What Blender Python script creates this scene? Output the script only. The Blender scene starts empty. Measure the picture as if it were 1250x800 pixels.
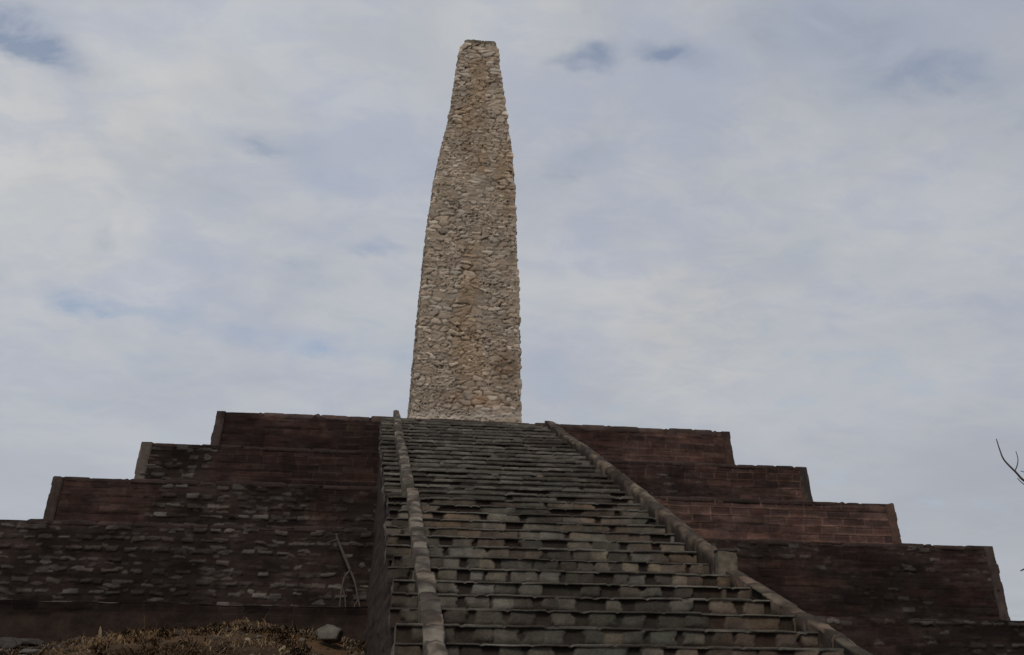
import bpy, math
import numpy as np
from mathutils import Matrix

# ------------------------------------------------------------------ camera, sky, sun, exposure
scene = bpy.context.scene
COL = scene.collection
YAW, PITCH, ROLL, FPX = 0.1272, 0.321, 0.0106, 1356.65
CAM = np.array([-3.0975, 0.0, 1.5])
fw = np.array([math.sin(YAW)*math.cos(PITCH), math.cos(YAW)*math.cos(PITCH), math.sin(PITCH)])
rt0 = np.array([math.cos(YAW), -math.sin(YAW), 0.0])
up0 = np.cross(rt0, fw)
rt = math.cos(ROLL)*rt0 + math.sin(ROLL)*up0
up = -math.sin(ROLL)*rt0 + math.cos(ROLL)*up0
cam_data = bpy.data.cameras.new('camera')
cam = bpy.data.objects.new('camera', cam_data)
COL.objects.link(cam)
m = Matrix.Identity(4)
for i in range(3):
    m[i][0], m[i][1], m[i][2], m[i][3] = rt[i], up[i], -fw[i], CAM[i]
cam.matrix_world = m
cam_data.sensor_width = 36.0
cam_data.lens = 36.0*FPX/1250.0
cam_data.clip_end = 3000.0
scene.camera = cam

scene.view_settings.view_transform = 'Standard'
scene.view_settings.look = 'None'
scene.view_settings.gamma = 1.0
scene.view_settings.use_curve_mapping = False
scene.view_settings.exposure = 0.55
SUN_EL, SUN_AZ = math.radians(44), math.radians(196)      # azimuth clockwise from +Y: behind the camera, a little left

world = bpy.data.worlds.new('World')
scene.world = world
world.use_nodes = True
nt = world.node_tree
nt.nodes.clear()


class G:
    """tiny node-graph helper"""
    def __init__(s, tree): s.t = tree
    def n(s, typ, **kw):
        nd = s.t.nodes.new(typ)
        for k, v in kw.items(): setattr(nd, k, v)
        return nd
    def put(s, sock, v):
        if isinstance(v, bpy.types.NodeSocket): s.t.links.new(v, sock)
        elif v is not None: sock.default_value = v
    def math(s, op, a, b=None, c=None, clamp=False):
        nd = s.n('ShaderNodeMath', operation=op, use_clamp=clamp)
        s.put(nd.inputs[0], a); s.put(nd.inputs[1], b); s.put(nd.inputs[2], c)
        return nd.outputs[0]
    def vec(s, op, a, b=None, out=0):
        nd = s.n('ShaderNodeVectorMath', operation=op)
        s.put(nd.inputs[0], a); s.put(nd.inputs[1], b)
        return nd.outputs[out]
    def noise(s, vec, scale, detail=6, rough=.55, dist=0.0, out=0):
        nd = s.n('ShaderNodeTexNoise')
        s.put(nd.inputs['Vector'], vec)
        nd.inputs['Scale'].default_value = scale; nd.inputs['Detail'].default_value = detail
        nd.inputs['Roughness'].default_value = rough; nd.inputs['Distortion'].default_value = dist
        return nd.outputs[out]
    def rng(s, v, a, b, c=0.0, d=1.0, smooth=True):
        nd = s.n('ShaderNodeMapRange')
        if smooth: nd.interpolation_type = 'SMOOTHSTEP'
        s.put(nd.inputs[0], v)
        for k, x in zip((1, 2, 3, 4), (a, b, c, d)): nd.inputs[k].default_value = x
        return nd.outputs[0]
    def mix(s, f, a, b, blend='MIX'):
        nd = s.n('ShaderNodeMix', data_type='RGBA', blend_type=blend)
        s.put(nd.inputs[0], f)
        for k, x in ((6, a), (7, b)): s.put(nd.inputs[k], x if isinstance(x, bpy.types.NodeSocket) else tuple(x)+(1.0,))
        return nd.outputs[2]


g = G(nt)
tc = g.n('ShaderNodeTexCoord').outputs['Generated']
sky = g.n('ShaderNodeTexSky', sky_type='NISHITA', sun_disc=False, sun_elevation=SUN_EL, sun_rotation=SUN_AZ)
sky.air_density = 1.0; sky.dust_density = 1.0
bg_clear = g.n('ShaderNodeBackground'); g.put(bg_clear.inputs['Color'], sky.outputs[0]); bg_clear.inputs['Strength'].default_value = 0.075
# cloud deck: project the direction onto a flat layer so that it foreshortens towards the horizon
sep = g.n('ShaderNodeSeparateXYZ'); g.put(sep.inputs[0], tc)
zz = g.math('ADD', g.math('MAXIMUM', sep.outputs[2], 0.0), 0.22)
cmb = g.n('ShaderNodeCombineXYZ')
g.put(cmb.inputs[0], g.math('DIVIDE', sep.outputs[0], zz)); g.put(cmb.inputs[1], g.math('DIVIDE', sep.outputs[1], zz))
P = cmb.outputs[0]
big = g.noise(P, 1.7, 7, .55, .3)
mid = g.noise(P, 4.2, 8, .55, .35)
fine = g.noise(g.vec('MULTIPLY', P, (1.0, 1.35, 1.0)), 9.5, 9, .62, .5)
warp = g.vec('ADD', tc, g.vec('SCALE', g.vec('SUBTRACT', g.noise(P, 6.0, 5, .6, 0, 1), (0.5, 0.5, 0.5))))
for nd in nt.nodes:
    if nd.type == 'VECT_MATH' and nd.operation == 'SCALE': nd.inputs['Scale'].default_value = 0.075
# thin places in the cloud where blue shows: direction, width, how open
GAPS = [((-0.312, 0.806, 0.503), .024, .9), ((-0.298, 0.814, 0.498), .020, .9), ((-0.283, 0.823, 0.492), .018, .7), ((-0.268, 0.832, 0.486), .016, .4),
        ((0.1655, 0.8336, 0.5269), .016, .8), ((0.158, 0.835, 0.526), .012, .4), ((0.2513, 0.8122, 0.5264), .020, .95), ((0.238, 0.816, 0.527), .016, .5),
        ((0.4124, 0.7661, 0.4930), .030, .6), ((0.4599, 0.7407, 0.4897), .020, .55), ((-0.0999, 0.8854, 0.4540), .018, .55), ((-0.115, 0.885, 0.452), .012, .4),
        ((0.0070, 0.9246, 0.3810), .013, .75), ((-0.008, 0.924, 0.383), .014, .5), ((0.1693, 0.8767, 0.4503), .018, .45), ((-0.0637, 0.9557, 0.2875), .016, .6),
        ((-0.02, 0.956, 0.29), .016, .5), ((-0.2467, 0.9170, 0.3133), .014, .55), ((-0.228, 0.922, 0.311), .014, .5), ((-0.20, 0.929, 0.310), .014, .5), ((-0.17, 0.937, 0.306), .014, .5), ((-0.13, 0.945, 0.30), .014, .45),
        ((0.33, 0.765, 0.545), .03, .5), ((0.39, 0.755, 0.525), .025, .5), ((-0.16, 0.90, 0.40), .018, .35), ((-0.10, 0.950, 0.296), .013, .55), ((-0.26, 0.912, 0.319), .012, .5), ((-0.045, 0.957, 0.283), .012, .6), ((-0.19, 0.915, 0.36), .02, .3), ((-0.06, 0.90, 0.43), .016, .35), ((0.155, 0.95, 0.268), .022, .35)]
acc = None
for d, w, a in GAPS:
    dv = g.vec('SUBTRACT', warp, d)
    dv = g.vec('MULTIPLY', dv, (.85, 1.0, 2.1))
    dist = g.vec('LENGTH', dv, None, 1)
    b = g.rng(dist, 0.0, w*2.6, a, 0.0)
    acc = b if acc is None else g.math('ADD', acc, b)
gap = g.math('MULTIPLY', acc, g.rng(fine, .28, .70, .12, .98))
gap = g.math('ADD', gap, g.math('MULTIPLY', g.rng(mid, .48, .74, 0.0, .50), g.rng(fine, .35, .65, .2, 1.1)), clamp=True)
bright = g.math('ADD', g.rng(big, .3, .7, .93, 1.05, False), g.rng(mid, .3, .7, .035, -.035, False))
ccol = g.mix(g.rng(g.math('ADD', g.math('ADD', g.math('MULTIPLY', g.rng(big, .33, .67), .42), g.math('MULTIPLY', g.rng(mid, .36, .64), .33)), g.math('MULTIPLY', g.rng(fine, .36, .64), .25)), .12, .88), (.280, .303, .361), (.350, .360, .376))
hz = g.rng(sep.outputs[2], .05, .40, 1.0, 0.0)
ccol = g.mix(hz, ccol, (.296, .310, .340))
lat = g.rng(g.vec('DOT_PRODUCT', tc, tuple(rt), 1), -.45, .45, 1.04, .95, False)
# two whiter, thicker places in the deck
for d, w, a in (((-0.275, 0.862, 0.425),   .11, .7), ((0.262, 0.909, 0.322), .085, .7), ((0.11, 0.825, 0.555), .07, .4), ((-0.16, 0.86, 0.48), .08, .4)):
    dist = g.vec('LENGTH', g.vec('SUBTRACT', warp, d), None, 1)
    ccol = g.mix(g.math('MULTIPLY', g.rng(dist, 0.0, w*1.6, a, 0.0), g.rng(fine, .3, .65, .4, 1.0)), ccol, (.395, .394, .384))
bg_cloud = g.n('ShaderNodeBackground'); g.put(bg_cloud.inputs['Color'], ccol)
g.put(bg_cloud.inputs['Strength'], g.math('MULTIPLY', bright, lat))
mx = g.n('ShaderNodeMixShader'); g.put(mx.inputs[0], g.math('MULTIPLY', gap, .64))
nt.links.new(bg_cloud.outputs[0], mx.inputs[1]); nt.links.new(bg_clear.outputs[0], mx.inputs[2])
nt.links.new(mx.outputs[0], g.n('ShaderNodeOutputWorld').inputs[0])

sun_data = bpy.data.lights.new('sun', 'SUN')
sun_data.energy = 1.3; sun_data.angle = math.radians(18); sun_data.color = (1.0, .93, .82)
sun = bpy.data.objects.new('sun', sun_data); COL.objects.link(sun)
sd = np.array([math.sin(SUN_AZ)*math.cos(SUN_EL), math.cos(SUN_AZ)*math.cos(SUN_EL), math.sin(SUN_EL)])
from mathutils import Vector
sun.rotation_euler = Vector(sd).to_track_quat('Z', 'Y').to_euler()

# ------------------------------------------------------------------ numeric helpers
U32 = np.uint32


def hsh(*a):
    h = np.zeros(np.broadcast(*a).shape, dtype=U32) + U32(2166136261)
    for x in a:
        h = (h ^ np.asarray(x).astype(np.int64).astype(U32)) * U32(16777619)
        h ^= h >> U32(13); h = h * U32(1274126177); h ^= h >> U32(16)
    return h.astype(np.float64)/4294967296.0


def vnoise(x, y, seed=0):
    x, y = np.broadcast_arrays(np.asarray(x, float), np.asarray(y, float))
    ix, iy = np.floor(x), np.floor(y)
    fx, fy = x-ix, y-iy
    fx = fx*fx*(3-2*fx); fy = fy*fy*(3-2*fy)
    a, b = hsh(ix, iy, seed), hsh(ix+1, iy, seed)
    c, d = hsh(ix, iy+1, seed), hsh(ix+1, iy+1, seed)
    return (a*(1-fx)+b*fx)*(1-fy)+(c*(1-fx)+d*fx)*fy


def fbm(x, y, seed=0, octv=4, gain=.5):
    s = 0.0; amp = 1.0; tot = 0.0
    for k in range(octv):
        s = s+amp*vnoise(np.asarray(x)*2**k, np.asarray(y)*2**k, seed+17*k); tot += amp; amp *= gain
    return s/tot


def sstep(a, b, x):
    t = np.clip((x-a)/(b-a), 0, 1)
    return t*t*(3-2*t)


def cells(u, v, cu, cv, seed, ju, jv, p=2.0):
    """jittered, row-shifted Voronoi: edge distance, random id, offset from the stone's centre"""
    x, y = u/cu, v/cv
    jy = np.floor(y)
    F1 = np.full(x.shape, 9.0); F2 = np.full(x.shape, 9.0)
    idd = np.zeros(x.shape); dx1 = np.zeros(x.shape); dy1 = np.zeros(x.shape)
    for dj in (-1, 0, 1):
        row = jy+dj
        off = hsh(row, 7, seed)*.6+.5*(row % 2)
        sx = .75+.55*hsh(row, 9, seed)
        xx = x*sx-off
        ix = np.floor(xx)
        for di in (-1, 0, 1):
            c = ix+di
            px = c+.5+ju*(hsh(c, row, seed)-.5)
            py = row+.5+jv*(hsh(c, row, seed+1)-.5)
            ex, ey = (xx-px)/sx, y-py
            d = (np.abs(ex)**p+np.abs(ey)**p)**(1/p)
            near = d < F1
            F2 = np.where(near, F1, np.minimum(F2, d))
            idd = np.where(near, hsh(c, row, seed+2), idd)
            dx1 = np.where(near, ex, dx1); dy1 = np.where(near, ey, dy1)
            F1 = np.where(near, d, F1)
    return F2-F1, idd, dx1, dy1


def lerp(a, b, t):
    t = np.asarray(t)[..., None]
    return np.asarray(a)*(1-t)+np.asarray(b)*t


def palette(idd, cols):
    """pick a colour per stone from a list"""
    k = np.minimum((idd*len(cols)).astype(int), len(cols)-1)
    c = np.array(cols)[k]
    return c*(.82+.36*((idd*97.13) % 1.0))[..., None]


class Mesh:
    """collects grids and boxes with per-vertex colours; build() links them as ONE object"""
    def __init__(s): s.v = []; s.f = []; s.c = []; s.n = 0
    def grid(s, P, C, flip=False, close=False):
        n, k = P.shape[:2]
        idx = np.arange(n*k).reshape(n, k)+s.n
        if close: idx = np.concatenate([idx, idx[:, :1]], 1)
        q = np.stack([idx[:-1, :-1], idx[:-1, 1:], idx[1:, 1:], idx[1:, :-1]], -1).reshape(-1, 4)
        if flip: q = q[:, ::-1]
        s.v.append(P.reshape(-1, 3)); s.f.append(q)
        C = np.broadcast_to(np.asarray(C, float), P.shape)
        s.c.append(C.reshape(-1, 3)); s.n += n*k
        return s
    def quad(s, pts, col, n=2):
        a, b, c, d = [np.array(p, float) for p in pts]
        t = np.linspace(0, 1, n)[:, None, None]; r = np.linspace(0, 1, n)[None, :, None]
        return s.grid((a*(1-r)+b*r)*(1-t)+(d*(1-r)+c*r)*t, col)
    def box(s, lo, hi, col):
        x0, y0, z0 = lo; x1, y1, z1 = hi
        for q in (((x0,y0,z0),(x1,y0,z0),(x1,y0,z1),(x0,y0,z1)), ((x1,y1,z0),(x0,y1,z0),(x0,y1,z1),(x1,y1,z1)),
                  ((x0,y1,z0),(x0,y0,z0),(x0,y0,z1),(x0,y1,z1)), ((x1,y0,z0),(x1,y1,z0),(x1,y1,z1),(x1,y0,z1)),
                  ((x0,y0,z1),(x1,y0,z1),(x1,y1,z1),(x0,y1,z1)), ((x0,y1,z0),(x1,y1,z0),(x1,y0,z0),(x0,y0,z0))):
            s.quad(q, col)
        return s
    def build(s, name, mat, parent=None, smooth=True):
        V = np.concatenate(s.v); F = np.concatenate(s.f); C = np.concatenate(s.c)
        me = bpy.data.meshes.new(name)
        me.vertices.add(len(V)); me.vertices.foreach_set('co', V.astype(np.float32).ravel())
        k = F.shape[1]
        me.loops.add(len(F)*k); me.loops.foreach_set('vertex_index', F.astype(np.int32).ravel())
        me.polygons.add(len(F)); me.polygons.foreach_set('loop_start', np.arange(0, len(F)*k, k, dtype=np.int32))
        me.polygons.foreach_set('loop_total', np.full(len(F), k, dtype=np.int32))
        me.update(calc_edges=True)
        at = me.color_attributes.new('col', 'FLOAT_COLOR', 'POINT')
        at.data.foreach_set('color', np.concatenate([C, np.ones((len(C), 1))], 1).astype(np.float32).ravel())
        if smooth: me.polygons.foreach_set('use_smooth', np.ones(len(F), dtype=bool))
        me.materials.append(mat)
        o = bpy.data.objects.new(name, me); COL.objects.link(o)
        if parent: o.parent = parent
        return o


def thing(name, label, cat, group=None):
    o = bpy.data.objects.new(name, None); COL.objects.link(o)
    o.empty_display_size = .2
    return tag(o, label, cat, group)


def tag(o, label, cat, group=None):
    o['label'] = label; o['category'] = cat
    if group: o['group'] = group
    return o


def tube(M, pts, rad, col, sides=8, cap=True):
    pts = np.array(pts, float); n = len(pts)
    T = np.gradient(pts, axis=0); T /= np.linalg.norm(T, axis=1)[:, None]
    ref = np.array([0.3, 0.9, 0.2]); A = np.cross(T, ref); A /= np.linalg.norm(A, axis=1)[:, None]
    B = np.cross(T, A)
    ang = np.arange(sides)/sides*2*np.pi
    rad = np.broadcast_to(np.asarray(rad, float), (n,))
    ring = pts[:, None]+rad[:, None, None]*(np.cos(ang)[None, :, None]*A[:, None]+np.sin(ang)[None, :, None]*B[:, None])
    if cap:
        ring = np.concatenate([np.repeat(pts[:1, None], sides, 1), ring, np.repeat(pts[-1:, None], sides, 1)], 0)
    M.grid(ring, col, close=True)


def spline(pts, n=16):
    """Catmull-Rom through the points"""
    p = np.array(pts, float); p = np.concatenate([[2*p[0]-p[1]], p, [2*p[-1]-p[-2]]])
    out = []
    for i in range(1, len(p)-2):
        t = np.linspace(0, 1, n, endpoint=False)[:, None]
        a, b, c, d = p[i-1:i+3]
        out.append(.5*(2*b+(c-a)*t+(2*a-5*b+4*c-d)*t**2+(3*b-a-3*c+d)*t**3))
    return np.concatenate(out+[p[-2:-1]])


# ------------------------------------------------------------------ materials
def surf(name, rough=.9, mott=.35, mscale=9.0, bump=.25, bscale=40.0, tint=(1, 1, 1), spec=.25):
    m = bpy.data.materials.new(name); m.use_nodes = True
    q = G(m.node_tree); bs = m.node_tree.nodes['Principled BSDF']
    att = q.n('ShaderNodeAttribute', attribute_name='col').outputs['Color']
    oc = q.n('ShaderNodeTexCoord').outputs['Object']
    a = q.rng(q.noise(oc, mscale, 8, .62), .25, .75, 1-mott, 1+mott, False)
    b = q.rng(q.noise(oc, mscale*6, 6, .65), .25, .75, 1-mott*.7, 1+mott*.7, False)
    f = q.math('MULTIPLY', a, b)
    cb = q.n('ShaderNodeCombineXYZ')
    for i in range(3): q.put(cb.inputs[i], q.math('MULTIPLY', f, tint[i]))
    q.put(bs.inputs['Base Color'], q.mix(1.0, att, cb.outputs[0], 'MULTIPLY'))
    bs.inputs['Roughness'].default_value = rough
    bs.inputs['Specular IOR Level'].default_value = spec
    bp = q.n('ShaderNodeBump'); bp.inputs['Strength'].default_value = bump; bp.inputs['Distance'].default_value = .02
    q.put(bp.inputs['Height'], q.math('ADD', q.noise(oc, bscale, 8, .65), q.math('MULTIPLY', q.noise(oc, bscale*.3, 4, .5), 1.5)))
    q.put(bs.inputs['Normal'], bp.outputs[0])
    return m


M_TOWER = surf('pale_rubble_masonry', .92, .22, 7, .5, 30)
M_WALL = surf('blackened_wall_masonry', .95, .35, 4, .4, 30, spec=.1)
M_STEP = surf('weathered_step_stone', .93, .35, 6, .5, 28, spec=.12)
M_KERB = surf('mortared_kerb_stone', .93, .3, 8, .5, 28, spec=.12)
M_EARTH = surf('dry_earth', .97, .45, 3, .6, 20, spec=.1)
M_GRASS = surf('dry_grass', .9, .2, 3, 0, 10, spec=.1)
M_ROCK = surf('grey_boulder', .92, .3, 8, .5, 20, spec=.15)
M_WOOD = surf('dead_wood', .9, .3, 14, .3, 40, spec=.15)

# ------------------------------------------------------------------ ground
XS = -0.2821                    # centre line of the stair
D0, Z1 = 31.225, 9.0445         # top tier: front edge and height
SLOPE = math.tan(0.3504)


def ground_z(x, y):
    base = 1.75*sstep(7.0, 21.0, y)*(1-sstep(60, 120, np.hypot(x, y-40)))
    left = 1-sstep(-3.4, -1.0, x)
    mound = (.60*np.exp(-((x+4.9)/1.9)**2)+.26*np.exp(-((x+7.2)/1.3)**2)+.16)*left*np.exp(-((y-20.8)/2.6)**2)
    mound += .10*left*sstep(18, 21, y)*np.exp(-((x+5)/6)**2)
    mound += .50*left*sstep(20.9, 23.9, y)*(1-sstep(25, 28, y))*(.45+1.1*fbm(x*.55, y*.4, 12, 4))
    rough = (fbm(x*1.3, y*1.3, 5, 4)-.5)*.16+(fbm(x*.35, y*.35, 8, 3)-.5)*.3*sstep(4, 10, np.abs(y-4)+np.abs(x+3))
    return base+mound+rough-.15*sstep(60, 300, np.hypot(x, y))*8


t = np.linspace(-1, 1, 321); ax = np.sinh(t*5.6)/np.sinh(5.6)*700
t2 = np.linspace(-1, 1, 361); ay = 18+np.sinh(t2*5.6)/np.sinh(5.6)*700
gx, gy = np.meshgrid(ax-5, ay)
# the near part of the sheet is finer where the photo looks at it
gz = ground_z(gx, gy)
n1 = fbm(gx*.9, gy*.9, 31, 5)
gc = lerp((.034, .021, .012), (.072, .043, .022), sstep(.35, .65, n1))
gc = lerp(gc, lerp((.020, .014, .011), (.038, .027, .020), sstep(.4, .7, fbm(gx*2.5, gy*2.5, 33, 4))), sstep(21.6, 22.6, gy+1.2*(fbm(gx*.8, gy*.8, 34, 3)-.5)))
gc = lerp(gc, (.05, .055, .028), .5*sstep(40, 90, np.hypot(gx, gy-30)))
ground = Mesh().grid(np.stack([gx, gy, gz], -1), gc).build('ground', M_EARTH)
ground['kind'] = 'structure'

# ------------------------------------------------------------------ masonry colours and relief for the stepped pyramid
GREY = [(.064, .056, .050), (.050, .043, .038), (.084, .074, .066), (.041, .034, .030), (.056, .044, .038), (.034, .026, .023)]
RED = [(.042, .023, .020), (.036, .021, .018), (.048, .026, .021), (.031, .019, .017), (.041, .025, .021)]
JOINT = np.array((.0195, .0132, .0115))


def wall_relief(u, v, seed, expose, point, redness, ragged=0.0):
    """u along, v down from the top (metres). expose 0..1 = grey stones bared, point = pale pointing, returns height, colour"""
    wob = (fbm(u*.9, v*.9, seed+3, 3)-.5)
    # bared rubble stones in rough rows: long flat ones, some lost under mortar, thin chips between the rows
    wf = fbm(u*3.3, v*5, seed+2, 3)-.5
    rowv = v+.05*wob+.02*wf
    rid = np.floor(rowv/.235)
    e, idd, dx, dy = cells(u, rowv, .40, .235, seed, .6, .10, 6.0)
    ns = fbm(u*6, v*13, seed+5, 4)-.5
    kk = .55*((idd*13.7) % 1.0)+.22+.75*(expose-.60)+.45*(hsh(rid, 3, seed)-.5)+.9*(fbm(u*.45, rid*3.1, seed+4, 3)-.5)
    keep = sstep(.42, .48, kk)
    wdt = .30+.18*((idd*57.7) % 1); hgt_ = .13+.14*((idd*23.9) % 1)
    tl = dx*((idd*11.3 % 1)-.5)*.35
    em = np.minimum((wdt-np.abs(dx))*1.4, hgt_-np.abs(dy-tl))+.26*ns
    st = sstep(.0, .07, em)*keep
    hst = st*(.018+.026*((idd*41.3) % 1.0))+st*(dx*((idd*7.1 % 1)-.5)+dy*((idd*3.3 % 1)-.2))*.04
    stone = palette(idd, GREY)*(.65+.7*fbm(u*6, v*9, seed+16, 3))[..., None]
    cst = lerp(lerp(np.broadcast_to(JOINT, u.shape+(3,)), (.029, .020, .017), sstep(.4, .7, fbm(u*2, v*4, seed+17, 4))), stone, st)
    e3, id3, _, _ = cells(u+.2*wf+3, v+.05*wob+.06*wf, .30, .095, seed+80, .9, .5, 2.6)
    ch = sstep(.25, .34, e3+.4*(fbm(u*9, v*20, seed+81, 3)-.5))*sstep(.66, .72, (id3*9.7) % 1)*(1-st)*sstep(.3, .6, expose)
    hst = hst+.016*ch; cst = lerp(cst, palette(id3, GREY)*.95, ch)
    # dressed red blocks with raised pointing
    vb = v+.014*wob+.008*(fbm(u*5, v*3, seed+6, 3)-.5)
    rw = np.floor(vb/.205); frb = vb/.205-rw
    bl_ = .50*(.75+.6*hsh(rw, 11, seed))
    xx = u/bl_-7*hsh(rw, 12, seed); cc_ = np.floor(xx); fx_ = xx-cc_
    b0_ = .4*(hsh(cc_, rw, seed+51)-.5); b1_ = 1+.4*(hsh(cc_+1, rw, seed+51)-.5)
    cid = np.where(fx_ < b0_, cc_-1, np.where(fx_ > b1_, cc_+1, cc_))
    id2 = hsh(cid, rw, seed+52)
    dvx = np.minimum(np.abs(fx_-b0_), np.abs(fx_-b1_))*bl_; dvy = np.minimum(frb, 1-frb)*.205
    jn_ = .010*(fbm(u*8, v*8, seed+7, 3)-.5)
    linh = 1-sstep(.008, .020, dvy+jn_); linv = 1-sstep(.008, .020, dvx+jn_)
    lin = np.maximum(linh, .8*linv)
    pw = point*sstep(.25, .48, fbm(u*.8, v*1.4, seed+9, 3))
    hbl = .008*(id2-.5)-.006*lin+.016*lin*pw
    cbl = palette(id2, RED)*np.asarray(redness)[..., None]
    cbl = lerp(cbl, np.array((.028, .019, .017)), .75*lin*(1-pw))
    cbl = lerp(cbl, np.array((.135, .080, .062)), lin*pw*.9)
    ex = sstep(.42, .58, expose+.55*(fbm(u*.7, v*.9, seed+11, 4)-.5))
    fr = (vb/.205-.06) % 1.0
    wv = .05*(fbm(u*4, v*0, seed+23, 3)-.5)
    ln = (1-sstep(.07, .14, fr+wv))*sstep(.38, .58, fbm(u*2.2, rw*5.3, seed+24, 3))
    cbl = cbl*(1-.50*ln)[..., None]; hbl = hbl-.022*ln
    cbl = cbl*(.75+.5*fbm(u*3.2, v*6, seed+18, 4))[..., None]
    h = hst*ex+hbl*(1-ex)+.040*(fbm(u*1.1, v*9, seed+19, 4)-.5)+.012*(fbm(u*7, v*7, seed+13, 3)-.5)
    c = lerp(cbl, cst, ex)
    stk = fbm(u*1.0, v*11, seed+20, 4)
    c = c*(.86+.28*sstep(.40, .60, stk))[..., None]
    # black algae in soft patches of its own
    alg = np.maximum(sstep(.48, .70, fbm(u*.55+9, v*.8, seed+15, 4)), .7*sstep(.52, .66, fbm(u*1.9+9, v*2.3, seed+25, 4)))
    c = c*(1-.55*alg*(1-.4*point))[..., None]
    return h, c


def ramp(x, pts):
    return np.interp(x, [p[0] for p in pts], [p[1] for p in pts])


H = [1.3662, 1.2775, 1.2921, 1.8292, 1.9]
TIERS = []
y, z, w = D0, Z1, 7.4196
for k in range(5):
    TIERS.append((y, z, w)); y -= 1.7804; w += 1.5842; z -= H[k]
BACK = 47.0
BAT = .075
EXPOSE = [  # across x, how far the grey stones are bared on each tier's front
    [(-8, .1), (2, .15), (8, .1)],
    [(-9.1, .80), (-7.3, .78), (-7.0, .32), (-3, .30), (3, .50), (6.0, .52), (7.0, .2), (9, .15)],
    [(-10.7, .10), (-8.5, .12), (-8.1, .80), (-5, .72), (-2.5, .45), (3, .45), (4.0, .2), (4.6, .04), (10.6, .03)],
    [(-12.3, .85), (-7, .80), (-4.5, .7), (-2.6, .55), (3, .45), (12.2, .50)],
    [(-14, .46), (-3, .40), (3, .52), (14, .52)]]
POINT = [
    [(-8, .12), (1, .25), (3, .6), (8, .55)],
    [(-9, .1), (3, .25), (6.2, .4), (7, .75), (9, .75)],
    [(-10.6, .12), (3, .4), (4.5, 1.0), (10.6, 1.0)],
    [(-12.2, .1), (12.2, .15)],
    [(-14, 0), (14, .1)]]
REDN = [
    [(-8, 1.05), (-5, .95), (-3, .6), (2, .9), (4, 1.35), (8, 1.35)],
    [(-9, .8), (-4, .6), (3, .8), (9, 1.15)],
    [(-10.6, .95), (-8, .9), (-3, .6), (3, 1.1), (4.6, 1.6), (10.6, 1.6)],
    [(-12, .7), (-3, .6), (3, .8), (12, .75)],
    [(-14, .42), (-3, .40), (3, .6), (14, .6)]]

pyramid = thing('stepped_pyramid', 'broad stepped base of dark red and blackened masonry under the pale stone obelisk', 'stepped pyramid')

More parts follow.
